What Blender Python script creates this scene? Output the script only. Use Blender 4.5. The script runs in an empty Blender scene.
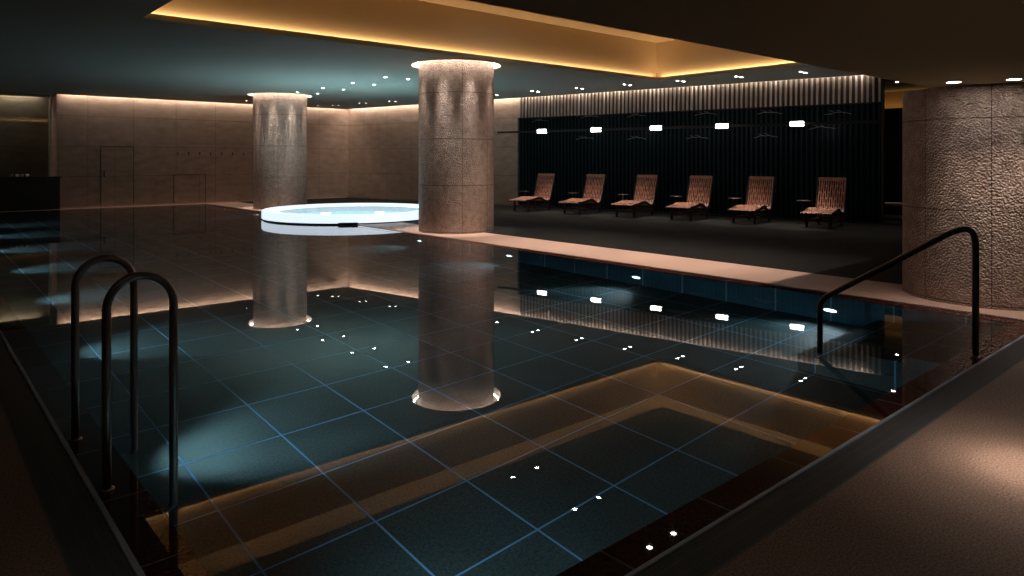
import bpy, bmesh, math, random
from mathutils import Vector, Matrix
from mathutils.geometry import tessellate_polygon
random.seed(7)
PI = math.pi
sc = bpy.context.scene
C = sc.collection

# ------------------------------------------------------------------ camera, world, exposure
cd = bpy.data.cameras.new('camera'); cam = bpy.data.objects.new('camera', cd); C.objects.link(cam)
cd.sensor_width = 36; cd.lens = 700 / 1024 * 36; cd.shift_y = -0.125; cd.clip_start = .02; cd.clip_end = 200
YAW = math.atan2(.658, .753)
cam.location = (0, 0, 1.5); cam.rotation_euler = (PI / 2, 0, -YAW)
sc.camera = cam
w = bpy.data.worlds.new('world'); sc.world = w; w.use_nodes = True
w.node_tree.nodes['Background'].inputs[0].default_value = (.02, .03, .035, 1)
w.node_tree.nodes['Background'].inputs[1].default_value = .05
sc.view_settings.view_transform = 'Standard'; sc.view_settings.look = 'None'
sc.view_settings.gamma = 1; sc.view_settings.exposure = 0.0
sc.view_settings.use_curve_mapping = False
cy = sc.cycles
cy.use_denoising = True
cy.max_bounces = 10; cy.diffuse_bounces = 4; cy.glossy_bounces = 5; cy.transmission_bounces = 8; cy.transparent_max_bounces = 8
cy.sample_clamp_indirect = 6; cy.caustics_reflective = False; cy.caustics_refractive = False
cy.blur_glossy = .2

WARM = (1, .67, .35); NEUT = (1, .84, .69); COOL = (.72, .9, 1.0)
# large cove lights (LED runs hidden in the ceiling slots); positions are metres, pool-aligned axes
CEIL = 3.51
CO = (2.58, 14.45, 5.0, 10.92)          # coffer opening x0 x1 y0 y1
CTOP = 4.5
FA = Vector((17.4, 6.67, 0)); FB = Vector((13.5, 25.4, 0))   # far wall line
FD = (FB - FA).normalized(); FN = Vector((-FD.y, FD.x, 0)); FANG = math.atan2(FD.y, FD.x); FLEN = (FB - FA).length

def area(name, loc, sx, sy, power, col, rot=(0, 0, 0), parent=None, spread=PI):
    l = bpy.data.lights.new(name, 'AREA'); l.shape = 'RECTANGLE'; l.size = sx; l.size_y = sy
    l.energy = power; l.color = col; l.spread = spread
    o = bpy.data.objects.new(name, l); C.objects.link(o); o.location = loc; o.rotation_euler = rot
    if parent: o.parent = parent
    return o

P_COVE = 40
x0, x1, y0, y1 = CO
area('cove_light', ((x0 + x1) / 2, y1 + .12, 3.59), x1 - x0, .05, P_COVE, WARM, (PI, 0, 0))
area('cove_light', ((x0 + x1) / 2, y0 - .12, 3.59), x1 - x0, .05, P_COVE * .8, WARM, (PI, 0, 0))
area('cove_light', (x1 + .12, (y0 + y1) / 2, 3.59), .05, y1 - y0, P_COVE * .6, WARM, (PI, 0, 0))
area('cove_light', (x0 - .12, (y0 + y1) / 2, 3.59), .05, y1 - y0, P_COVE * .28, WARM, (PI, 0, 0))
area('wall_wash_light', (8.5, 25.32, 3.60), 9.6, .05, 70, NEUT)                     # left wall
fm = FA + FD * (FLEN / 2) + FN * .08
area('wall_wash_light', (fm.x, fm.y, 3.60), FLEN - .3, .05, 190, NEUT, (0, 0, FANG))  # far wall
area('wall_wash_light', (.6, 26.9, 3.60), 5.5, .05, 28, NEUT)                      # room behind glass

# ------------------------------------------------------------------ materials
def mat(name, base=(.5, .5, .5), rough=.5, metal=0, spec=.5, emit=None, strength=0):
    m = bpy.data.materials.new(name); m.use_nodes = True
    b = m.node_tree.nodes['Principled BSDF']
    b.inputs['Base Color'].default_value = (*base, 1); b.inputs['Roughness'].default_value = rough
    b.inputs['Metallic'].default_value = metal; b.inputs['Specular IOR Level'].default_value = spec
    if emit:
        b.inputs['Emission Color'].default_value = (*emit, 1); b.inputs['Emission Strength'].default_value = strength
    return m
class N:
    def __init__(s, m):
        s.m = m; s.nt = m.node_tree; s.b = s.nt.nodes['Principled BSDF']
        s.tc = s.nt.nodes.new('ShaderNodeTexCoord'); s.sep = s.nt.nodes.new('ShaderNodeSeparateXYZ')
        s.nt.links.new(s.tc.outputs['Object'], s.sep.inputs[0]); s.obj = s.tc.outputs['Object']
    def link(s, a, b): s.nt.links.new(a, b)
    def math(s, op, a, b=None, clamp=False):
        n = s.nt.nodes.new('ShaderNodeMath'); n.operation = op; n.use_clamp = clamp
        for i, v in enumerate((a, b)):
            if v is None: continue
            if isinstance(v, (int, float)): n.inputs[i].default_value = v
            else: s.link(v, n.inputs[i])
        return n.outputs[0]
    def line(s, c, sp, off, wd):      # 1 on a joint, 0 elsewhere
        f = s.math('FRACT', s.math('DIVIDE', s.math('ADD', c, 100 * sp - off + wd / 2), sp))
        return s.math('LESS_THAN', f, wd / sp)
    def mx(s, f, a, b):
        n = s.nt.nodes.new('ShaderNodeMix'); n.data_type = 'RGBA'
        if isinstance(f, (int, float)): n.inputs[0].default_value = f
        else: s.link(f, n.inputs[0])
        for i, v in ((6, a), (7, b)):
            if isinstance(v, tuple): n.inputs[i].default_value = (*v, 1)
            else: s.link(v, n.inputs[i])
        return n.outputs[2]
    def noise(s, scale, detail=3, rough=.55, vec=None, stretch=None):
        n = s.nt.nodes.new('ShaderNodeTexNoise'); n.inputs['Scale'].default_value = scale
        n.inputs['Detail'].default_value = detail; n.inputs['Roughness'].default_value = rough
        v = vec or s.obj
        if stretch:
            mp = s.nt.nodes.new('ShaderNodeMapping'); mp.inputs['Scale'].default_value = stretch
            s.link(v, mp.inputs[0]); v = mp.outputs[0]
        s.link(v, n.inputs['Vector']); return n.outputs[0]
    def ramp(s, f, a, b, p0=.3, p1=.7):
        n = s.nt.nodes.new('ShaderNodeValToRGB'); s.link(f, n.inputs[0])
        n.color_ramp.elements[0].position = p0; n.color_ramp.elements[0].color = (*a, 1)
        n.color_ramp.elements[1].position = p1; n.color_ramp.elements[1].color = (*b, 1)
        return n.outputs[0]
    def bump(s, h, strength=.5, dist=.01):
        n = s.nt.nodes.new('ShaderNodeBump'); n.inputs['Strength'].default_value = strength
        n.inputs['Distance'].default_value = dist; s.link(h, n.inputs['Height']); s.link(n.outputs[0], s.b.inputs['Normal'])
    def col(s, c): s.link(c, s.b.inputs['Base Color'])
GRID = .65; GX = 2.03; GY = 4.80
M = {}
# pool tile
def tile_mat(name, a, b, grout, wd=.012, rough=.45, axes='xy'):
    m = mat(name, rough=rough); n = N(m)
    c = n.ramp(n.noise(55, 5, .85), a, b, .38, .62)
    big = n.ramp(n.noise(1.2, 2), (.75, .75, .75), (1.15, 1.15, 1.15))
    mm = n.nt.nodes.new('ShaderNodeMix'); mm.data_type = 'RGBA'; mm.blend_type = 'MULTIPLY'; mm.inputs[0].default_value = 1
    n.link(c, mm.inputs[6]); n.link(big, mm.inputs[7]); c = mm.outputs[2]
    f = None
    for ax in axes:
        o = n.sep.outputs['xyz'.index(ax)]
        l = n.line(o, GRID, {'x': GX, 'y': GY, 'z': 0}[ax], wd)
        f = l if f is None else n.math('MAXIMUM', f, l)
    n.col(n.mx(f, c, grout)); return m
M['pool_tile'] = tile_mat('pool_tile', (.018, .042, .048), (.105, .175, .175), (.24, .58, .95), .013)
M['pool_side'] = tile_mat('pool_side_tile', (.02, .10, .15), (.04, .16, .23), (.25, .5, .6), .02, axes='xy')
M['coping'] = tile_mat('coping_tile', (.035, .009, .006), (.085, .024, .017), (.22, .19, .18), .009, .015, axes='x')
M['coping_y'] = tile_mat('coping_tile_side', (.035, .009, .006), (.085, .024, .017), (.22, .19, .18), .009, .015, axes='y')
for k_ in ('coping', 'coping_y'): M[k_].node_tree.nodes['Principled BSDF'].inputs['IOR'].default_value = 1.333
def granite(name, a, b, rough=.5, sc_=110, joints=None, jc=(.02, .015, .012)):
    m = mat(name, rough=rough); n = N(m)
    c = n.ramp(n.noise(sc_, 4, .75), a, b, .36, .64)
    if joints:
        f = n.math('MAXIMUM', n.line(n.sep.outputs[0], joints[0], joints[2], .006), n.line(n.sep.outputs[1], joints[1], joints[3], .006))
        c = n.mx(f, c, jc)
    n.col(c); n.bump(n.noise(sc_ * 1.2, 3), .15, .002); return m
M['deck'] = granite('deck_granite', (.10, .050, .034), (.42, .26, .18), .55, 95)
M['pink'] = granite('pink_granite', (.40, .25, .20), (.58, .39, .32), .45)
m = mat('dark_carpet', (.03, .03, .03), .75, spec=.12); n = N(m)
n.col(n.ramp(n.noise(3, 4, .7, stretch=(1.2, 14, 1)), (.003, .003, .0035), (.013, .013, .013), .3, .75)); M['carpet'] = m
def hammered(name, a, b, s=46, strength=.9):
    m = mat(name, rough=.42, spec=.6); n = N(m)
    c = n.ramp(n.noise(9, 5, .7), a, b, .3, .7)
    v = n.nt.nodes.new('ShaderNodeTexVoronoi'); v.feature = 'F1'; v.inputs['Scale'].default_value = s
    n.link(n.obj, v.inputs['Vector'])
    h = n.math('SUBTRACT', n.math('MULTIPLY', n.noise(s * 1.5, 2), .6), v.outputs['Distance'])
    ang = n.math('ARCTAN2', n.sep.outputs[1], n.sep.outputs[0])
    j = n.math('MAXIMUM', n.line(ang, PI / 4, .3, .012), n.line(n.sep.outputs[2], .95, .03, .014))
    n.col(n.mx(j, c, tuple(q * .45 for q in a)))
    n.bump(h, strength, .024); return m
M['column'] = hammered('hammered_stone', (.24, .155, .125), (.50, .36, .295))
def wallstone(name, a, b, rib=False, jx=0):
    m = mat(name, rough=.6, spec=.35); n = N(m)
    c = n.ramp(n.noise(2.2, 4, .6, stretch=(1, 1, 2.5)), a, b, .3, .75)
    fine = n.ramp(n.noise(70, 3, .6, stretch=(1, 1, 5)), (.78, .78, .78), (1.15, 1.15, 1.15))
    mm = n.nt.nodes.new('ShaderNodeMix'); mm.data_type = 'RGBA'; mm.blend_type = 'MULTIPLY'; mm.inputs[0].default_value = 1
    n.link(c, mm.inputs[6]); n.link(fine, mm.inputs[7]); c = mm.outputs[2]
    f = n.math('MAXIMUM', n.line(n.sep.outputs[2], .95, .03, .012), n.line(n.sep.outputs[0], 1.3, jx, .010))
    n.col(n.mx(f, c, (.13, .085, .065)))
    n.bump(n.noise(26, 4, .65, stretch=(1, 1, 6)), .7, .012); return m
M['wall'] = wallstone('beige_wall_stone', (.30, .20, .15), (.46, .33, .26))
M['ceiling'] = mat('ceiling_paint', (.40, .44, .40), .8, spec=.2)
M['soffit'] = mat('soffit_paint', (.55, .55, .36), .8, spec=.2)
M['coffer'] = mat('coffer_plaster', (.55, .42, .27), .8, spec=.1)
M['coffer_dark'] = mat('coffer_top_tone', (.13, .12, .10), .8, spec=.1)  # darker than the border and the coffer walls
M['black'] = mat('black_lacquer', (.012, .010, .010), .35)
M['darkwall'] = mat('dark_wall_paint', (.05, .045, .04), .7)
M['steel'] = mat('brushed_steel', (.55, .56, .58), .28, 1)
M['bronze'] = mat('dark_bronze_tube', (.42, .31, .25), .36, 1)
M['dark_tube'] = mat('silhouette_tube', (.12, .10, .09), .3, 1)  # bronze darkened so the handrail reads as a silhouette
M['rubber'] = mat('dark_grate', (.10, .10, .095), .5)
M['edge'] = mat('blue_grey_edge', (.38, .44, .54), .4, .2)
M['slat_lit'] = mat('lit_grey_slat', (.55, .46, .40), .5)  # paler slat copy with the ceiling wash put into its colour
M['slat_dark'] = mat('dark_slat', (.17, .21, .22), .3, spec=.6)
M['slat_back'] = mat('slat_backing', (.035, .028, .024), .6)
M['frame'] = mat('blackened_wood', (.025, .012, .010), .45)
M['white'] = mat('white_trim', (.6, .6, .58), .5)
m = mat('lounger_wood', rough=.45); n = N(m)
n.col(n.ramp(n.noise(6, 4, .6, stretch=(6, 1, 1)), (.16, .05, .032), (.40, .19, .125), .3, .7)); M['wood'] = m
M['lamp'] = mat('lamp_lens', (1, 1, 1), .5, emit=(1, .95, .88), strength=60)
M['lamp_dim'] = mat('small_lamp_lens', (1, 1, 1), .5, emit=(1, .96, .9), strength=22)
M['bar_lamp'] = mat('bar_lamp_lens', (1, 1, 1), .5, emit=(1, .97, .93), strength=9)
M['uw_lamp'] = mat('underwater_lens', (1, 1, 1), .5, emit=(.75, .92, 1), strength=5)
M['led'] = mat('led_ring', (1, 1, 1), .5, emit=(1, .86, .72), strength=48)
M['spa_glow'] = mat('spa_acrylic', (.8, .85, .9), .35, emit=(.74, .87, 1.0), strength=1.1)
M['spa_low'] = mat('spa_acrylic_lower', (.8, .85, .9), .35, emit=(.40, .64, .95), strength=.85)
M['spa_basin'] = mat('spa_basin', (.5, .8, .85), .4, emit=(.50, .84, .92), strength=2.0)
# water : clear, refracting, mirror smooth
m = bpy.data.materials.new('water'); m.use_nodes = True; b = m.node_tree.nodes['Principled BSDF']
b.inputs['Transmission Weight'].default_value = 1; b.inputs['IOR'].default_value = 1.333
b.inputs['Roughness'].default_value = 0; b.inputs['Base Color'].default_value = (.90, .98, 1, 1); M['water'] = m
# tinted pane : mirror + see-through
def pane(name, tint, ior=1.45):
    m = bpy.data.materials.new(name); m.use_nodes = True; nt = m.node_tree; nt.nodes.remove(nt.nodes['Principled BSDF'])
    g = nt.nodes.new('ShaderNodeBsdfGlossy'); g.inputs['Roughness'].default_value = .02 if ior > 1.2 else .22; g.inputs[0].default_value = (1, 1, 1, 1)
    t = nt.nodes.new('ShaderNodeBsdfTransparent'); t.inputs[0].default_value = (*tint, 1)
    f = nt.nodes.new('ShaderNodeFresnel'); f.inputs[0].default_value = ior
    x = nt.nodes.new('ShaderNodeMixShader'); nt.links.new(f.outputs[0], x.inputs[0]); nt.links.new(t.outputs[0], x.inputs[1]); nt.links.new(g.outputs[0], x.inputs[2])
    nt.links.new(x.outputs[0], nt.nodes['Material Output'].inputs[0]); return m
M['smoked'] = pane('smoked_glass', (.55, .62, .64), 1.06); M['spa_water'] = pane('spa_water', (.92, .98, 1), 1.333); M['clear'] = pane('clear_glass', (.72, .80, .76))

# ------------------------------------------------------------------ helpers
def obj(name, bm, m, parent=None, smooth=False, loc=None):
    me = bpy.data.meshes.new(name); bmesh.ops.recalc_face_normals(bm, faces=bm.faces); bm.to_mesh(me); bm.free()
    me.materials.append(M[m] if isinstance(m, str) else m)
    if smooth:
        for p in me.polygons: p.use_smooth = True
    o = bpy.data.objects.new(name, me); C.objects.link(o)
    if parent: o.parent = parent
    if loc: o.location = loc
    return o
def tag(o, label=None, cat=None, group=None, kind=None):
    if label: o['label'] = label
    if cat: o['category'] = cat
    if group: o['group'] = group
    if kind: o['kind'] = kind
    return o
def struct(name, bm, m, label=None, parent=None, smooth=False):
    o = obj(name, bm, m, parent, smooth); o['kind'] = 'structure'
    if label: o['label'] = label
    return o
def thing(name, label, cat, loc=(0, 0, 0), rz=0, group=None):
    o = bpy.data.objects.new(name, None); C.objects.link(o); o.location = loc; o.rotation_euler = (0, 0, rz)
    return tag(o, label, cat, group)
def copy_tree(o, parent=None):
    c = o.copy(); C.objects.link(c)
    if parent: c.parent = parent
    for ch in list(o.children): copy_tree(ch, c)
    return c
def add_box(bm, x0, x1, y0, y1, z0, z1, mtx=None):
    vs = [bm.verts.new((x, y, z)) for x in (x0, x1) for y in (y0, y1) for z in (z0, z1)]
    for f in ((0, 1, 3, 2), (4, 6, 7, 5), (0, 4, 5, 1), (2, 3, 7, 6), (0, 2, 6, 4), (1, 5, 7, 3)): bm.faces.new([vs[i] for i in f])
    if mtx: bmesh.ops.transform(bm, matrix=mtx, verts=vs)
    return vs
def box(*a, bev=0, **k):
    bm = bmesh.new(); add_box(bm, *a, **k)
    if bev: bmesh.ops.bevel(bm, geom=bm.edges[:], offset=bev, segments=2, affect='EDGES')
    return bm
def add_tube(bm, pts, r, seg=14, caps=True):
    pts = [Vector(p) for p in pts]; rings = []
    t = (pts[1] - pts[0]).normalized(); up = Vector((0, 0, 1)) if abs(t.z) < .9 else Vector((1, 0, 0))
    nrm = t.cross(up).normalized()
    for i, p in enumerate(pts):
        if i == 0: t = (pts[1] - pts[0])
        elif i == len(pts) - 1: t = pts[-1] - pts[-2]
        else: t = (pts[i + 1] - p).normalized() + (p - pts[i - 1]).normalized()
        t.normalize(); nrm = (nrm - t * nrm.dot(t)).normalized(); bn = t.cross(nrm)
        rr = r[i] if isinstance(r, (list, tuple)) else r
        rings.append([bm.verts.new(p + (nrm * math.cos(a) + bn * math.sin(a)) * rr) for a in [2 * PI * k / seg for k in range(seg)]])
    for a, b in zip(rings, rings[1:]):
        for k in range(seg): bm.faces.new((a[k], a[(k + 1) % seg], b[(k + 1) % seg], b[k]))
    if caps: bm.faces.new(rings[0]); bm.faces.new(rings[-1])
def add_lathe(bm, prof, seg=48, c=(0, 0, 0), close=False):
    rings = []
    for r, z in prof:
        if r < 1e-6: rings.append([bm.verts.new((c[0], c[1], c[2] + z))])
        else: rings.append([bm.verts.new((c[0] + r * math.cos(2 * PI * k / seg), c[1] + r * math.sin(2 * PI * k / seg), c[2] + z)) for k in range(seg)])
    pr = list(zip(rings, rings[1:]))
    if close: pr.append((rings[-1], rings[0]))
    for a, b in pr:
        for k in range(seg):
            k2 = (k + 1) % seg
            if len(a) == 1 and len(b) == 1: continue
            if len(a) == 1: bm.faces.new((a[0], b[k], b[k2]))
            elif len(b) == 1: bm.faces.new((a[k], a[k2], b[0]))
            else: bm.faces.new((a[k], a[k2], b[k2], b[k]))
def lathe(prof, **k):
    bm = bmesh.new(); add_lathe(bm, prof, **k); return bm
def plate(outer, holes, z0, z1):   # flat slab with holes
    bm = bmesh.new(); loops = [outer] + holes
    pts = [p for l in loops for p in l]
    tris = tessellate_polygon([[Vector((p[0], p[1], 0)) for p in l] for l in loops])
    lo = [bm.verts.new((p[0], p[1], z0)) for p in pts]; hi = [bm.verts.new((p[0], p[1], z1)) for p in pts]
    for t in tris:
        bm.faces.new([lo[i] for i in t]); bm.faces.new([hi[i] for i in reversed(t)])
    k = 0
    for l in loops:
        n_ = len(l)
        for i in range(n_):
            a, b = k + i, k + (i + 1) % n_
            bm.faces.new((lo[a], lo[b], hi[b], hi[a]))
        k += n_
    return bm
def circle(cx, cy, r, n_=64): return [(cx + r * math.cos(2 * PI * k / n_), cy + r * math.sin(2 * PI * k / n_)) for k in range(n_)]
def rect(a, b, c, d): return [(a, c), (b, c), (b, d), (a, d)]
def spot(loc, target, power, angle, blend=.6, col=NEUT, parent=None, size=.03, name='spot_beam'):
    l = bpy.data.lights.new(name, 'SPOT'); l.energy = power; l.spot_size = math.radians(angle); l.spot_blend = blend
    l.color = col; l.shadow_soft_size = size
    o = bpy.data.objects.new(name, l); C.objects.link(o); o.location = loc
    d = Vector(target) - Vector(loc); o.rotation_euler = d.to_track_quat('-Z', 'Y').to_euler()
    if parent: o.parent = parent
    return o
def cam_ray(px):   # heading of a picture column as metres along x,y per metre of depth
    k = (px - 512) / 700
    return Vector((k * .753 + .658, -k * .658 + .753, 0))
def on_line(px, off):   # local x on the far wall's line (offset off towards the pool) seen in column px
    r = cam_ray(px); a = FA + FN * off
    # a + FD*u = r*d
    det = FD.x * (-r.y) - FD.y * (-r.x)
    return (-a.x * (-r.y) - (-a.y) * (-r.x)) / det

# ------------------------------------------------------------------ setting
SX0, SX1, SY0, SY1 = .67, 7.90, 1.64, 24.95       # water outline
WX0, WX1, WY0, WY1 = .84, 7.73, 1.80, 24.8        # basin walls
DEP = -1.2
G = .21
SPA = (8.95, 16.65); SPR = 2.24
COLS = [(8.95, 12.05), (8.95, 21.25), (9.05, 2.37)]
# decks
bm = plate(rect(-4, SX1 + 1.19, -4, SY0 - G), [], -.3, 0)
struct('floor', bm, 'deck', 'brown granite deck in front of the pool')
bm = plate(rect(-4, SX0 - G, SY0 - G, 27.5), [], -.3, 0)
struct('floor', bm, 'deck', 'dark brown granite deck left of the pool')
struct('floor', plate(rect(SX1 + .05, 9.09, SY0 - G, 25.4), [], -.3, 0), 'pink', 'pale pink granite strip along the far edge of the pool')
struct('floor', plate([(SX0 - G, SY1), (SX1 + .05, SY1), (SX1 + .05, 25.4), (SX0 - G, 25.4)], [], -.3, 0), 'pink', 'pale stone ledge between pool and beige wall')
struct('floor', plate([(9.09, -4), (22, -4), (22, 12.5), (16, 12.5), (13.6, 25.4), (9.09, 25.4)], [], -.3, -.004), 'carpet', 'black floor under the loungers')
# basin
bm = bmesh.new(); add_box(bm, WX0, WX1, WY0, WY1, DEP - .1, DEP); struct('pool_floor', bm, 'pool_tile', 'teal tiled pool bottom with pale blue joints')
for nm, a, lab in (('pool_wall_left', (SX0, WX0, SY0, SY1, DEP - .1, -.022), 'left'), ('pool_wall_right', (WX1, SX1, SY0, SY1, DEP - .1, -.022), 'far'),
                   ('pool_wall_front', (WX0, WX1, SY0, WY0, DEP - .1, -.022), 'near'), ('pool_wall_back', (WX0, WX1, WY1, SY1, DEP - .1, -.022), 'end')):
    struct(nm, box(*a), 'pool_side', 'submerged %s wall of the pool' % lab)
# coping tiles (dark red, just under the water film)
def coping(nm, a, lab):
    struct(nm, box(*a), 'coping' if nm == 'coping_front' else 'coping_y', lab)
coping('coping_left', (SX0, WX0 + .004, SY0, SY1, -.021, -.004), 'dark red coping tiles just under water on the left pool edge')
coping('coping_front', (WX0 + .004, WX1 - .004, SY0, WY0 + .004, -.021, -.004), 'dark red coping tiles just under water on the near pool edge')
coping('coping_right', (WX1 - .004, SX1, SY0, SY1, -.021, -.004), 'dark coping tiles just under water on the far pool edge')
# water
bm = bmesh.new()
wl = [(SX0, SY0), (SX1, SY0), (SX1, SY1), (SX0, SY1)]
sh = circle(*SPA, SPR + .004, 160)
inner = sorted([p for p in sh if p[0] <= SX1], key=lambda p: math.atan2(p[1] - SPA[1], p[0] - SPA[0]) % (2 * PI))
# arc inside the pool runs from the edge over the left of the spa and back
outer = [(SX0, SY0), (SX1, SY0)] + [p for p in reversed(inner)] + [(SX1, SY1), (SX0, SY1)]
tr = tessellate_polygon([[Vector((p[0], p[1], 0)) for p in outer]])
vs = [bm.verts.new((p[0], p[1], -.006)) for p in outer]
for t in tr: bm.faces.new([vs[i] for i in t])
for f in bm.faces:
    f.normal_update()
    if f.normal.z < 0: f.normal_flip()
me = bpy.data.meshes.new('water'); bm.to_mesh(me); bm.free(); me.materials.append(M['water'])
o = bpy.data.objects.new('water', me); C.objects.link(o); tag(o, 'still dark pool water mirroring columns and ceiling', kind='structure')

# ceiling with openings
chs = [circle(cx, cy, .95) for cx, cy in COLS[:2]]
f1 = FA + FN * .17 - FD * .2; f2 = FB + FN * .17
outer = [(-4, -4), (22, -4), (22, f1.y), (f1.x, f1.y), (f2.x + .0, 25.24), (-4, 25.24)]
struct('ceiling', plate(outer, [rect(*CO)] + chs, CEIL, CEIL + .06), 'ceiling', 'neutral painted ceiling, lit teal by the spa, with a recessed coffer')  # paint is neutral, the teal comes from the spa light
struct('ceiling', plate([(17.75, f1.y + .003), (22, f1.y + .003), (22, 12.5), (16.6, 12.5)], [], CEIL, CEIL + .06), 'ceiling', 'ceiling beyond the slatted screen')
struct('ceiling', plate(rect(-4, 3.7, 25.55, 26.75), [], CEIL, CEIL + .06), 'ceiling', 'ceiling of the room behind glass')
# coffer
a, b_, c_, d_ = CO; e = .15
bm = bmesh.new()
for q in ((a - e - .03, b_ + e + .03, d_ + e, d_ + e + .012), (a - e - .1, b_ + e + .1, c_ - e - .1, c_ - e), (a - e - .1, a - e, c_ - e, d_ + e), (b_ + e, b_ + e + .1, c_ - e, d_ + e)):
    add_box(bm, *q, CEIL + .06, CTOP)
struct('coffer_wall', bm, 'coffer', 'amber lit side walls of the ceiling coffer')
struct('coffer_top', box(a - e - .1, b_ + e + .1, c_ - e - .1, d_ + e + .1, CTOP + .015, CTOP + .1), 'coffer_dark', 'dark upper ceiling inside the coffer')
struct('trim_2', plate(rect(a - e - .03, b_ + e + .03, c_ - e - .03, d_ + e + .03), [rect(a + .45, b_ - .45, c_ + .45, d_ - .45)], CTOP, CTOP + .014), 'coffer', 'pale border round the top of the coffer')
bm = bmesh.new()
for q in ((a - .02, b_ + .02, d_, d_ + .02), (a - .02, b_ + .02, c_ - .02, c_), (a - .02, a, c_, d_), (b_, b_ + .02, c_, d_)):
    add_box(bm, *q, CEIL + .06, CEIL + .085)
struct('trim_1', bm, 'coffer', 'upstand lip round the coffer opening')
# roof lid above everything keeps outside light out
struct('roof', box(-4.2, 22.2, -4.2, 27.7, 4.7, 4.8), 'darkwall', 'roof slab above the hall')
# soffit
SOZ = 2.27
struct('ceiling_soffit', box(-4, 21.9, -4, 2.69, SOZ, CEIL, bev=.012), 'soffit', 'low olive grey soffit over the near deck')
# walls
def wall_seg(name, p0, p1, z0, z1, th, m, label):
    p0, p1 = Vector(p0), Vector(p1); d = p1 - p0
    bm = box(0, d.length, -th, 0, z0, z1)
    o = struct(name, bm, m, label); o.location = (p0.x, p0.y, 0); o.rotation_euler = (0, 0, math.atan2(d.y, d.x)); return o
wall_seg('wall_far', FA.to_tuple(), FB.to_tuple(), 0, 3.75, .3, 'wall', 'beige stone wall behind the spa and loungers')
wall_seg('wall_left', (13.55, 25.4, 0), (3.62, 25.4, 0), 0, 3.75, .25, 'wall', 'long beige stone wall at the end of the pool')
wall_seg('wall_corner', (3.62, 25.66, 0), (3.62, 27.2, 0), 0, 3.75, .2, 'wall', 'stone return beside the glass screen')
wall_seg('wall_back', (3.62, 27.0, 0), (-4, 27.0, 0), 0, 3.75, .2, 'wall', 'stone wall behind the glass screen')
wall_seg('wall_side', (-4, 27.2, 0), (-4, -4, 0), -.1, 4.7, .2, 'darkwall', 'dark side wall')
wall_seg('wall_near', (-4, -4, 0), (22, -4, 0), -.1, 4.7, .2, 'darkwall', 'dark wall behind the near deck')
wall_seg('wall_end', (22, -4, 0), (22, 12.5, 0), -.1, 3.75, .2, 'darkwall', 'dark wall beyond the slatted screen')
wall_seg('wall_end', (22, 12.5, 0), (16.4, 12.5, 0), -.1, 3.75, .2, 'darkwall', 'dark wall closing the far passage')
# flush doors in the left wall
for k, (pa, pb, zz) in enumerate(((101, 133, 1.93), (174, 205, 1.0))):
    def xw(px): r = cam_ray(px); return r.x / r.y * 25.4
    xa, xb = xw(pa), xw(pb)
    d = struct('door_%d' % (k + 1), box(xa, xb, 25.385, 25.399, .03, zz), 'wall', ('flush stone clad door in the beige wall', 'short flush hatch in the beige wall')[k])
    bm = bmesh.new()
    for q in ((xa - .02, xa, .03, zz), (xb, xb + .02, .03, zz), (xa - .02, xb + .02, zz, zz + .015)): add_box(bm, q[0], q[1], 25.382, 25.399, q[2], q[3])
    obj('door_gap', bm, 'black', d)
    if k == 0: obj('door_handle', box(xa + .07, xa + .10, 25.34, 25.385, .95, 1.15, bev=.005), 'black', d)
# skirting light-line along the left wall
struct('baseboard_left', box(3.62, 13.4, 25.36, 25.398, 0, .04), 'pink', 'pale stone plinth under the beige wall')

# ------------------------------------------------------------------ glass screen and low black wall at far left
t = thing('black_counter', 'long black counter at the far end of the pool under a glass screen', 'counter', (0, 25.1, 0))
obj('body', box(-3.8, 3.66, 0, .28, 0, .96), 'black', t)
obj('counter_top', box(-3.8, 3.70, -.03, .31, .96, 1.0, bev=.006), 'black', t)
t = thing('window_1', None, None, (0, 25.22, 1.0)); t['kind'] = 'structure'; t['label'] = 'tall glass screen standing on the black counter'; 
obj('pane', box(-3.8, 3.42, 0, .012, 0, 2.49), 'clear', t)
obj('window_frame', box(3.42, 3.46, -.02, .03, 0, 2.5), 'steel', t)
for k, (px, z) in enumerate(((14, 1.02), (24, 1.02))):
    r = cam_ray(px); x = r.x / r.y * 25.25
    t = thing('towel', ('rolled white towel on the black counter, outer one', 'rolled white towel on the black counter, nearer the glass edge')[k], 'towel', (x, 25.18 - .02, 1.0), 0, 'towels on the black counter')
    bm = bmesh.new(); add_tube(bm, [(-.11, 0, .04), (-.10, 0, .04), (.10, 0, .04), (.11, 0, .04)], [.025, .04, .04, .025], 16); obj('roll', bm, 'white', t, True)
    bm = bmesh.new(); add_tube(bm, [(-.02, 0, .04), (.02, 0, .04)], .0415, 20); obj('band', bm, 'coping', t, True)

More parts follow.
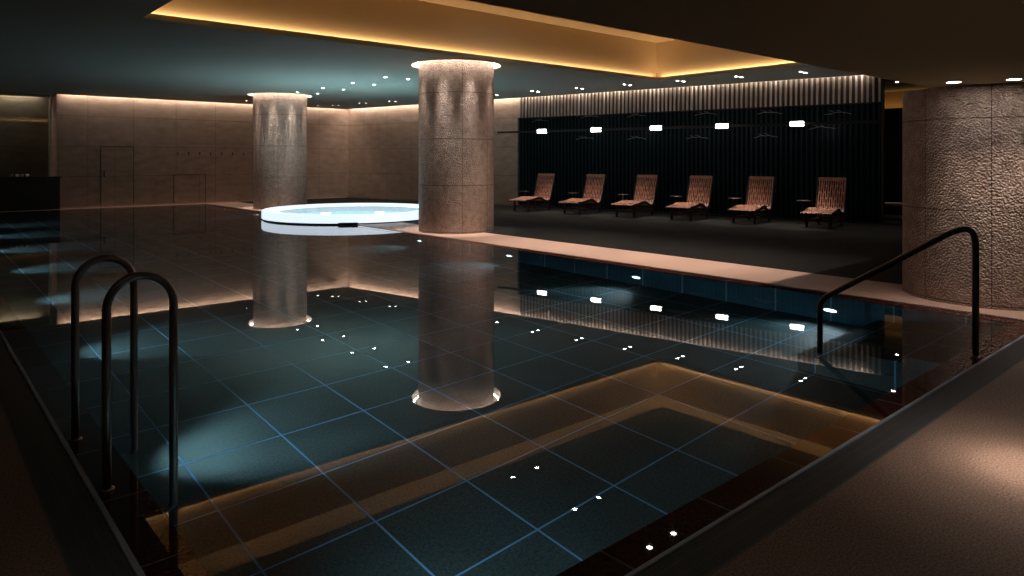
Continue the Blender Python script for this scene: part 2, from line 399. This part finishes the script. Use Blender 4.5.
# ------------------------------------------------------------------ columns
def column(i, cx, cy, top, label, ring):
    t = thing('round_column', label, 'column', (cx, cy, 0), 0, 'stone columns along the pool'); t['kind'] = 'thing'
    R = .80 if i < 2 else .82
    prof = []
    prof = [(0, 0), (R, 0)]
    prof += [(R, top), (0, top)]
    sh = obj('shaft', lathe(prof, seg=128), 'column', t)
    for p in sh.data.polygons: p.use_smooth = abs(p.normal.z) < .5
    for e_ in sh.data.edges:
        a_, b2 = (sh.data.vertices[v].co for v in e_.vertices)
        if abs(a_.z - b2.z) < 1e-4: e_.use_edge_sharp = True
    if ring:
        obj('light_ring', lathe([(.88, 3.63), (.915, 3.63), (.915, 3.65), (.88, 3.65)], seg=96, close=True), 'led', t)
        obj('recess', lathe([(.953, CEIL + .06), (.953, 3.78), (R + .001, 3.78), (R + .001, 3.80), (.965, 3.80), (.965, CEIL + .06)], seg=96, close=True), 'white', t)
        for k in range(9):
            a = 2 * PI * k / 9 + .25 + i
            spot((.925 * math.cos(a), .925 * math.sin(a), 3.72), (.81 * math.cos(a), .81 * math.sin(a), .9), 420, 30, 1, (1, .88, .77), t, .02)
    return t
column(0, *COLS[0], 3.78, 'hammered stone column in the middle, beside the glowing spa', True)
column(1, *COLS[1], 3.78, 'smaller looking stone column farther back, left of the glowing spa', True)
column(2, *COLS[2], SOZ, 'wide stone column at the right picture edge under the soffit', False)

# ------------------------------------------------------------------ spa
t = thing('glowing_spa', 'round white glowing spa basin raised at the pool edge', 'spa', (SPA[0], SPA[1], 0))
ft = [(p[0] - SPA[0], p[1] - SPA[1]) for p in circle(SPA[0], SPA[1], SPR - .03, 160) if p[0] < SX1 - .18]
ft.sort(key=lambda p: p[1])
obj('foot', plate(ft, [], DEP, .02), 'black', t)
obj('shadow_gap', lathe([(SPR - .04, .002), (SPR - .04, .03), (SPR - .25, .03), (SPR - .25, .002)], seg=96, close=True), 'black', t)
obj('rim', lathe([(SPR - .01, .03), (SPR, .04), (SPR, .215), (SPR - .02, .235), (SPR - .36, .215), (SPR - .40, .03)], seg=128, close=True), 'spa_glow', t)
obj('basin', lathe([(0, .012), (SPR - .41, .012), (SPR - .41, .03), (0, .03)], seg=96, close=False), 'spa_basin', t)
obj('spa_water', lathe([(0, .19), (SPR - .37, .19)], seg=96), 'spa_water', t)
for a in (.4, 1.7, 3.0, 4.3, 5.6):
    o = obj('jet_light', lathe([(0, .031), (.12, .031), (.12, .045), (0, .05)], seg=24), 'lamp_dim', t); o.location = (1.2 * math.cos(a), 1.2 * math.sin(a), 0)
    spot((0, 0, .07), (0, 0, 3), 27, 112, 1, (.46, .92, .92), o, .1)
bm = bmesh.new(); add_box(bm, 0, .09, -.22, .22, .002, .05)
o = obj('overflow_slot', bm, 'black', t); a = math.atan2(-1.93, -1.13); o.location = ((SPR - .03) * math.cos(a), (SPR - .03) * math.sin(a), 0); o.rotation_euler = (0, 0, a)

# ------------------------------------------------------------------ gutters
def gutter(name, label, L, loc, rz, near):   # local x = length, y 0..G across, y = G at the water
    t = thing(name, label, 'drain', loc, rz, 'pool gutter grates')
    obj('channel', box(0, L, 0, G, -.12, -.05), 'black', t)
    bm = bmesh.new(); x = 0
    while x < L:
        st = .014 if x < near else .05
        add_box(bm, x, x + st * .6, .012, G - .03, -.018, -.004); x += st
    for yy in (.012, .07, .13, G - .042): add_box(bm, 0, L, yy, yy + .01, -.03, -.0055)
    obj('grate', bm, 'rubber', t)
    obj('edge_strip', box(0, L, G - .026, G - .002, -.12, .001, bev=.003), 'edge', t)
    obj('edge_strip', box(0, L, 0, .010, -.12, 0), 'rubber', t)
    return t
gutter('drain_grate', 'ribbed dark gutter grate along the near right pool edge', SX1 + .05 - SX0 + G, (SX0 - G, SY0 - G, 0), 0, 8)
g = gutter('drain_grate', 'ribbed dark gutter grate with a blue edge along the left side of the pool', SY1 - SY0 - .006, (SX0 - G, SY1, 0), -PI / 2, 0)
# the left one is laid from the far end, so its fine ribs are rebuilt for the near part
bm = bmesh.new(); x = 0
Lg = SY1 - SY0 - .006
while x < Lg:
    st = .014 if x > Lg - 9 else .05
    add_box(bm, x, x + st * .6, .012, G - .03, -.018, -.004); x += st
for ch in g.children:
    if ch.name.startswith('grate'):
        for yy in (.012, .07, .13, G - .042): add_box(bm, 0, Lg - .001, yy, yy + .01, -.03, -.0055)
        bm.to_mesh(ch.data); bm.free(); break
t = thing('slot_drain', 'slim slotted drain between the far pool edge and pink stone', 'drain', (SX1, SY0, 0))
obj('channel', box(0, .05, 0, 11.2, -.1, -.03), 'black', t)
bm = bmesh.new(); y = 0
while y < 11.2: add_box(bm, .006, .044, y, y + .018, -.02, -.003); y += .035
obj('grate', bm, 'steel', t)
obj('edge_strip', box(0, .006, 0, 11.2, -.1, 0), 'steel', t)
t = thing('slot_drain', 'slim slotted drain beyond the spa toward the beige wall', 'drain', (SX1, 18.75, 0))
obj('channel', box(0, .05, 0, 6.2, -.1, -.03), 'black', t)
obj('edge_strip', box(0, .006, 0, 6.2, -.1, 0), 'steel', t)

# ------------------------------------------------------------------ pool steps at the right corner
bm = bmesh.new()
for k in range(4): add_box(bm, 5.99, WX1 - .002, WY0 + .004 + k * .3, WY0 + .004 + (k + 1) * .3, DEP, -.20 - k * .2)
o = obj('pool_steps', bm, 'pool_tile'); tag(o, 'submerged dark stone steps at the right corner of the pool', 'steps')
# ------------------------------------------------------------------ rails
def arc(c, r, a0, a1, n_, ux, uz=Vector((0, 0, 1))):
    return [Vector(c) + ux * (r * math.cos(a)) + uz * (r * math.sin(a)) for a in [a0 + (a1 - a0) * k / n_ for k in range(n_ + 1)]]
def grab(label, y):
    t = thing('grab_rail', label, 'rail', (.708, y, -.004), 0, 'curved grab rails of the pool ladder')
    ux = Vector((1, 0, 0)); sp = .285; r = sp / 2
    pts = [Vector((0, 0, 0)), Vector((0, 0, .4))] + arc((r, 0, .962 - r), r, PI, 0, 20, ux) + [Vector((sp, 0, .3)), Vector((sp, 0, -.34))] + arc((sp - .06, 0, -.36), .06, 0, -PI / 2, 6, ux) + [Vector((.13, 0, -.42))]
    bm = bmesh.new(); add_tube(bm, pts, .0195, 20); obj('tube', bm, 'bronze', t, True)
    obj('flange', lathe([(.019, 0), (.034, 0), (.034, .005), (.026, .011), (.019, .011)], seg=28, close=True), 'bronze', t, True)
    bm = bmesh.new(); add_tube(bm, [(.128, 0, -.42), (.142, 0, -.42)], .04, 20); obj('wall_flange', bm, 'bronze', t, True)
grab('dark curved grab rail at the left, standing nearer the camera', 3.62)
grab('dark curved grab rail at the left, standing behind its twin', 4.38)
t = thing('stair_handrail', 'dark tubular handrail sloping down into the pool beside the wide column', 'rail', (6.17, 1.692, -.004))
uy = Vector((0, 1, 0)); zt = .975; A_ = Vector((0, 0, zt)); 
p0 = Vector((0, 0, .78)); sl0 = Vector((0, .12, .955)); sl1 = Vector((0, 1.16, .27))
def bez(a, b, c, d, n_=12): return [a * (1 - u) ** 3 + b * 3 * u * (1 - u) ** 2 + c * 3 * u * u * (1 - u) + d * u ** 3 for u in [k / n_ for k in range(n_ + 1)]]
dirn = (sl1 - sl0).normalized()
pts = [Vector((0, 0, 0)), Vector((0, 0, .5))] + bez(Vector((0, 0, .82)), Vector((0, 0, 1.01)), Vector((0, .06, 1.0)) , Vector((0, .20, .915)), 14) + bez(Vector((0, 1.12, .31)), Vector((0, 1.16, .28)), Vector((0, 1.19, .26)), Vector((0, 1.2, .20)), 6) + [Vector((0, 1.2, -.2)), Vector((0, 1.2, -.79))]
bm = bmesh.new(); add_tube(bm, pts, .024, 18); obj('tube', bm, 'dark_tube', t, True)
obj('flange', lathe([(.024, 0), (.044, 0), (.044, .006), (.03, .014), (.024, .014)], seg=28, close=True), 'bronze', t, True)

# ------------------------------------------------------------------ underwater lamps
def uw(x, y, sgn, label, power, wide=72):
    t = thing('underwater_lamp', label, 'pool lamp', (x, y, -.72), 0 if sgn > 0 else PI, 'underwater lamps in the pool walls')
    def lx(prof, m, nm, **k):
        bm = lathe(prof, seg=32, **k); bmesh.ops.rotate(bm, cent=(0, 0, 0), matrix=Matrix.Rotation(PI / 2, 3, 'Y'), verts=bm.verts); return obj(nm, bm, m, t, True)
    lx([(.075, 0), (.115, 0), (.115, .012), (.09, .022), (.075, .022)], 'steel', 'bezel', close=True)
    lx([(0, .0), (.075, 0), (.075, .012), (0, .014)], 'uw_lamp', 'lens')
    s_ = spot((.05, 0, 0), (1.5, 0, -.55), power, wide, .9, COOL, None, .05); s_.parent = t
    return t
for k, y in enumerate((3.5, 6.2, 8.9, 11.6)):
    uw(WX1, y, -1, 'round underwater lamp in the far pool wall, number %s from the wide column' % ('one', 'two', 'three', 'four')[k], 44, 110 if k == 0 else 76)
for k, y in enumerate((4.85, 7.55, 10.2, 12.85, 15.55, 18.25, 20.95)):
    uw(WX0, y, 1, 'round underwater lamp in the left pool wall, number %s from the ladder' % ('one', 'two', 'three', 'four', 'five', 'six', 'seven')[k], 100 if k == 0 else 56)
for k, y in enumerate((19.9, 22.6)):
    uw(WX1, y, -1, 'round underwater lamp in the far pool wall beyond the spa, number %s from it' % ('one', 'two', 'three')[k], 22)
uw(WX0, 2.15, 1, 'round underwater lamp in the left pool wall below the ladder, toward the near corner', 75, 130)

# ------------------------------------------------------------------ downlights
def downlight(x, y, z, label, group, power=0, angle=50, lens='lamp', r=.045, col=NEUT, tgt=None, blend=.7):
    t = thing('downlight', label, 'downlight', (x, y, z), 0, group)
    obj('trim_ring', lathe([(r, 0), (r + .018, 0), (r + .016, -.006), (r, -.006)], seg=24, close=True), 'white', t)
    obj('lens', lathe([(0, -.003), (r, -.003), (r, 0), (0, 0)], seg=24), lens, t)
    if power: spot((0, 0, -.05), tgt or (0, 0, -3), power, angle, blend, col, t, .015)
    return t
nth = ('first', 'second', 'third', 'fourth', 'fifth', 'sixth', 'seventh', 'eighth')
for k, y in enumerate((5.17, 6.78, 8.38, 10.0)):  # nearest pair is unseen, added to light the pink strip
    for j, x in enumerate((8.76, 9.38)):
        downlight(x, y, CTOP + .014, 'coffer downlight over the far pool edge, %s of the %s pair from the soffit' % (('pool side one', 'wall side one')[j], nth[k]), 'downlights in the coffer', 300, 58)
for k, y in enumerate((14.8, 16.45, 18.15, 19.8)):
    for j, x in enumerate((8.86, 9.5)):
        downlight(x, y, CEIL, 'small downlight above the spa, %s of the %s pair from the middle column' % (('left one', 'right one')[j], nth[k]), 'downlights above the spa', 6, 50, r=.038)
FAR = [(-1.0, 0), ] 
for k, px in enumerate(((532.5, 538), (576.5, 582), (624.5, 630), (678, 682.5), (737, 740.5), (801, 805))):
    c_ = on_line((px[0] + px[1]) / 2, 1.62); p = FA + FD * c_ + FN * 1.62
    for j, sg in enumerate((.5, -.5)):
        q = p + Vector((-.753 * .0, 0, 0)) + Vector((.26, .02, 0)) * -sg
        downlight(q.x, q.y, CEIL, 'small spot over the loungers, %s of the %s pair from the middle column' % (('left one', 'right one')[j], nth[k]), 'spot pairs over the loungers', 430 if j else 330, 34, r=.04, tgt=(.0 if j else -.2, 0, -3))
for px, y_, nm in ((497, 95, 'just right of the middle column'), (897, 82, 'between the slatted screen and the wide column')):
    r = cam_ray(px); d = 700 * (CEIL - 1.5) / (160 - y_); p = r * d
    downlight(p.x, p.y, CEIL, 'lone small downlight in the ceiling ' + nm, 'lone downlights', 60 if px > 800 else 10, 60, r=.04)
for k, (px, y_) in enumerate(((332.5, 106.2), (338.5, 106.2), (359.5, 104), (366, 104.3), (389.5, 102.3), (395.5, 102.3), (246.5, 101.5), (318, 106.5))):
    r = cam_ray(px); d = 700 * (CEIL - 1.5) / (160 - y_) * .985; p = r * d
    labs = ('left one of the pair nearest the wall corner', 'right one of the pair nearest the wall corner', 'left one of the middle pair', 'right one of the middle pair',
            'left one of the pair nearest the middle column', 'right one of the pair nearest the middle column', 'left of the far column', 'just right of the far column')
    downlight(p.x, p.y, CEIL, 'tiny downlight before the back wall, ' + labs[k], 'downlights before the back wall', 14, 60, 'lamp_dim', r=.034)
for k, (x, y) in enumerate(((7.82, 2.33), (7.97, 1.87))):
    downlight(x, y, SOZ, ('bright soffit downlight grazing the wide column, left one', 'bright soffit downlight grazing the wide column, at the picture edge')[k], 'soffit downlights by the wide column', 38, 70, r=.06, tgt=(.06, 0, -2), blend=.9)
for k, (x, y) in enumerate(((8.15, 1.35),)):
    downlight(x, y, SOZ, 'soffit downlight beyond the picture edge before the wide column', 'soffit downlights by the wide column', 30, 75, r=.06, tgt=(.3, .2, -1.6))
for k, (x, y, pw) in enumerate(((4.135, .888, 130), (6.6, 1.05, 26), (2.4, .4, 4), (.1, 1.9, 7))):  # last one is unseen, added to bring out the gutter ribs
    t = downlight(x, y, SOZ, 'soffit downlight above the near granite deck, %s' % ('middle one', 'one nearer the wide column', 'dim one nearest the camera', 'unseen one added to light the left gutter')[k], 'soffit downlights over the near deck', pw, (26, 40, 46, 80)[k], r=.032, blend=1, col=(1, .9, .83))
    if k == 0:
        for pw_, an in ((35, 62), (60, 42), (170, 17)): spot((0, 0, -.05), (0, 0, -3), pw_, an, 1, (1, .9, .82), t, .015)

# ------------------------------------------------------------------ slatted screen
SL = 10.62
t = thing('slatted_screen', 'tall screen of vertical slats behind the loungers, pale top and smoked glass below', 'screen', (FA.x, FA.y, 0), FANG)
obj('backing', box(0, SL, .003, .02, 0, 3.62), 'slat_back', t)
bu, bl = bmesh.new(), bmesh.new(); nS = 85; rs = random.Random(3)
for k in range(nS):
    x = .03 + (SL - .1) * k / (nS - 1); wd = .042
    add_box(bu, x, x + wd, .02, .085 - (rs.random() < .3) * rs.uniform(.02, .045), 2.87, 3.62)
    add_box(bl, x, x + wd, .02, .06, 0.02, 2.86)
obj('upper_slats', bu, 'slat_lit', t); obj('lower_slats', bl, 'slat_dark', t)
obj('glass_panel', box(0, SL, .09, .098, .04, 2.84), 'smoked', t)
obj('glass_rail', box(0, SL, .021, .1, 2.84, 2.868), 'black', t)
obj('base_rail', box(0, SL, .021, .1, 0, .03), 'black', t)
obj('end_post', box(-.04, 0, 0.003, .10, 0, 3.62), 'slat_back', t)
# silver squiggles modelled in place of reflections in the glass
def squiggle(px, z, L, seed):
    u = on_line(px, .1); p = FA + FD * u + FN * .101; rr = random.Random(seed)
    t = thing('reflection_squiggle', None, 'reflection', (p.x, p.y, z), FANG, 'silver squiggles imitating reflections in the smoked glass')
    pts = [Vector((-L / 2 + L * k / 8, .006, .05 * math.sin(k / 8 * PI) + rr.uniform(-.012, .012))) for k in range(9)]
    bm = bmesh.new(); add_tube(bm, pts, .0045, 6); obj('stem', bm, 'steel', t)
    for k in (3, 5):
        bm = bmesh.new(); add_tube(bm, [pts[k], pts[k] + Vector((.05, .004, .035)), pts[k] + Vector((.12, .004, .05))], .0035, 6); obj('side_line', bm, 'steel', t)
    return t
tw = [(540, 2.72, 'upper'), (590, 2.78, 'upper'), (637, 2.75, 'upper'), (706, 2.72, 'upper'), (770, 2.68, 'upper'), (838, 2.60, 'upper'),
      (585, 2.13, 'lower'), (637, 2.10, 'lower'), (697, 2.08, 'lower'), (766, 2.08, 'lower'), (822, 2.26, 'lower')]
cu = {'upper': 0, 'lower': 0}
for k, (px, z, row) in enumerate(tw):
    o = squiggle(px, z, .62, k); o['label'] = 'thin silver twig ornament imitated on the smoked glass, %s row, %s from the middle column' % (row, nth[cu[row]]); cu[row] += 1

# ------------------------------------------------------------------ hanging light bar
B0 = Vector((13.62, 16.25, 2.33)); B1 = Vector((15.9, 6.05, 2.33)); bd = (B1 - B0).normalized(); bang = math.atan2(bd.y, bd.x)
t = thing('light_bar', 'long thin horizontal bar with white lamps hanging before the slatted screen', 'lamp', B0.to_tuple(), bang)
BL = (B1 - B0).length
obj('rail', box(0, BL, -.02, .02, -.03, .03, bev=.006), 'black', t)
for k in range(4):
    bm = bmesh.new(); x = .6 + k * (BL - 1.2) / 3; add_tube(bm, [(x, 0, .03), (x, 0, CEIL - 2.33)], .002, 6); obj('suspension_wire', bm, 'black', t)
for px in (542, 596, 656, 722, 797):
    r = cam_ray(px); det = bd.x * (-r.y) + bd.y * r.x; u = (B0.x * r.y - B0.y * r.x) / det
    l_ = obj('lamp_head', box(u - .15, u + .15, -.04, .04, -.055, .055, bev=.012), 'bar_lamp', t)

# ------------------------------------------------------------------ loungers
def cat(pts, n_=6):
    out = []
    P = [pts[0]] + pts + [pts[-1]]
    for i in range(1, len(P) - 2):
        for k in range(n_):
            u = k / n_; a, b, c, d = [Vector(q) for q in P[i - 1:i + 3]]
            out.append(.5 * ((2 * b) + (c - a) * u + (2 * a - 5 * b + 4 * c - d) * u * u + (3 * b - a - 3 * c + d) * u ** 3))
    out.append(Vector(pts[-1])); return out
PROF = cat([(.82, .33), (.76, .355), (.5, .37), (.27, .405), (.12, .42), (-.04, .39), (-.2, .32), (-.33, .305), (-.43, .36), (-.5, .5), (-.58, .72), (-.66, .95), (-.7, 1.09)], 5)
def ribbon(bm, x0, x1, prof, th):
    vs = []
    for i, p in enumerate(prof):
        q = prof[min(i + 1, len(prof) - 1)] - prof[max(i - 1, 0)]; nn = Vector((q.y, -q.x)).normalized() * th
        if nn.y > 0: nn = -nn
        if i > len(prof) * .55: nn = Vector((-abs(nn.x), nn.y))
        vs.append([bm.verts.new((x0, p.x, p.y)), bm.verts.new((x1, p.x, p.y)), bm.verts.new((x1, p.x + nn.x, p.y + nn.y)), bm.verts.new((x0, p.x + nn.x, p.y + nn.y))])
    for a, b in zip(vs, vs[1:]):
        for k in range(4): bm.faces.new((a[k], a[(k + 1) % 4], b[(k + 1) % 4], b[k]))
    bm.faces.new(vs[0]); bm.faces.new(vs[-1])
def make_lounger():
    t = thing('wooden_lounger', 'x', 'lounger', (0, 0, 0), 0, 'wooden loungers before the slatted screen')
    W = .60; ns = 12; pitch = W / ns
    seat_i = next(i for i, p in enumerate(PROF) if p.x < -.36)
    for nm, pr in (('seat', PROF[:seat_i + 1]), ('backrest', PROF[seat_i:-3])):
        bm = bmesh.new()
        for k in range(ns):
            x = -W / 2 + pitch * k + .006
            ribbon(bm, x, x + pitch - .022, pr, .022)
            for i in range(1 + (k % 2) * 3, len(pr) - 2, 6):   # staggered spacers between strips
                if k < ns - 1: ribbon(bm, x + pitch - .022, x + pitch, pr[i:i + 2], .02)
        obj(nm, bm, 'wood', t)
    bm = bmesh.new(); ribbon(bm, -W / 2, W / 2, PROF[-4:], .03); obj('headrest', bm, 'wood', t)
    for sx in (-1, 1):
        bm = bmesh.new(); ribbon(bm, sx * (W / 2 + .005) - .014 * (sx < 0) , sx * (W / 2 + .005) + .018 + .0 * sx, [p - Vector((0, .004)) for p in PROF], .06); obj('side_rail', bm, 'frame', t)
    for sx in (-1, 1):
        for y in (.58, -.48):
            zt = .33 if y > 0 else .40
            obj('leg', box(sx * .25 - .025, sx * .25 + .025, y - .03, y + .03, 0, zt if y > 0 else .34, bev=.005), 'frame', t)
    for sx in (-1, 1): obj('runner', box(sx * .25 - .02, sx * .25 + .02, -.46, .56, .12, .16), 'frame', t)
    obj('crossbar', box(-.25, .25, .56, .60, .14, .19), 'frame', t); obj('crossbar', box(-.25, .25, -.5, -.46, .14, .19), 'frame', t)
    bm = bmesh.new(); add_tube(bm, [(-.3, -.3, .26), (.3, -.3, .26)], .018, 10); obj('axle', bm, 'frame', t)
    for sx in (-1, 1):
        bm = bmesh.new(); add_tube(bm, [(sx * .27, -.45, .15), (sx * .27, -.62, .8)], .016, 8); obj('back_strut', bm, 'frame', t)
    return t
def make_table():
    t = thing('side_table', 'x', 'side table', (0, 0, 0), 0, 'small round side tables beside the loungers')
    obj('table_top', lathe([(0, .53), (.15, .53), (.16, .54), (.15, .552), (0, .552)], seg=32), 'frame', t)
    bm = bmesh.new(); add_tube(bm, [(0, 0, .015), (0, 0, .53)], .014, 12); obj('stem', bm, 'frame', t, True)
    obj('base', lathe([(0, 0), (.12, 0), (.12, .01), (.03, .02), (0, .02)], seg=32), 'frame', t)
    return t
lp = tp = None
xs = (507, 557, 609, 664, 726, 799)
FO = 2.2
for k, px in enumerate(xs):
    o = make_lounger() if k == 0 else copy_tree(lp)
    if k == 0: lp = o
    u = on_line(px, FO) - .35
    p = FA + FD * u + FN * (FO - .82); o.location = p; o.rotation_euler = (0, 0, FANG)
    o['label'] = 'brown slatted wooden lounger on black floor, %s from the middle column' % ('first', 'second', 'third', 'fourth', 'fifth', 'last')[k]
    o2 = make_table() if k == 0 else copy_tree(tp)
    if k == 0: tp = o2
    p = FA + FD * (u + .55) + FN * (FO - 1.15); o2.location = p; o2.rotation_euler = (0, 0, FANG)
    o2['label'] = 'small dark round table left of the %s lounger from the middle column' % ('first', 'second', 'third', 'fourth', 'fifth', 'last')[k]

# ------------------------------------------------------------------ passage beyond the screen
r = cam_ray(893); p = r * 17.7
t = thing('low_bench', 'low dark bench glimpsed between slatted screen and wide column', 'bench', (p.x, p.y, -.004), 0)
obj('seat', box(-.2, .2, -.9, .9, .36, .42, bev=.008), 'slat_lit', t); obj('shelf', box(-.17, .17, -.85, .85, .06, .10), 'slat_lit', t)
for sy in (-1, 1):
    for sx in (-1, 1): obj('leg', box(sx * .17 - .02, sx * .17 + .02, sy * .82 - .02, sy * .82 + .02, 0, .36), 'frame', t)
t = thing('cove_ledge', 'dark ledge with hidden amber light high on the wall beyond the screen', 'ledge', (21.99, 8, 2.9))
obj('ledge_board', box(-.32, 0, -3, 3, 0, .05), 'frame', t); obj('upstand', box(-.32, -.30, -3, 3, .05, .10), 'frame', t)
obj('panel', box(-.02, 0, -3, 3, .05, .6), 'coffer', t)
area('cove_light', (-.16, 0, .07), .05, 5.8, 4, (1, .5, .16), (PI, 0, 0), t)
downlight(16.25, 6.0, CEIL, 'small downlight near the open end of the slatted screen', 'lone downlights', 40, 40, r=.04)
# robe hooks on the beige wall
for k in range(7):
    r = cam_ray(178 + k * 11); x = r.x / r.y * 25.36
    t = thing('wall_hook', 'small dark hook on the beige wall left of the far column, %s from the left' % nth[k], 'hook', (x, 25.4, 1.72), 0, 'row of hooks on the beige wall')
    obj('plate', box(-.02, .02, -.012, -.001, -.05, .05, bev=.003), 'black', t)
    bm = bmesh.new(); add_tube(bm, [(0, -.01, -.02), (0, -.05, -.03), (0, -.06, .0)], .006, 8); obj('peg', bm, 'black', t)
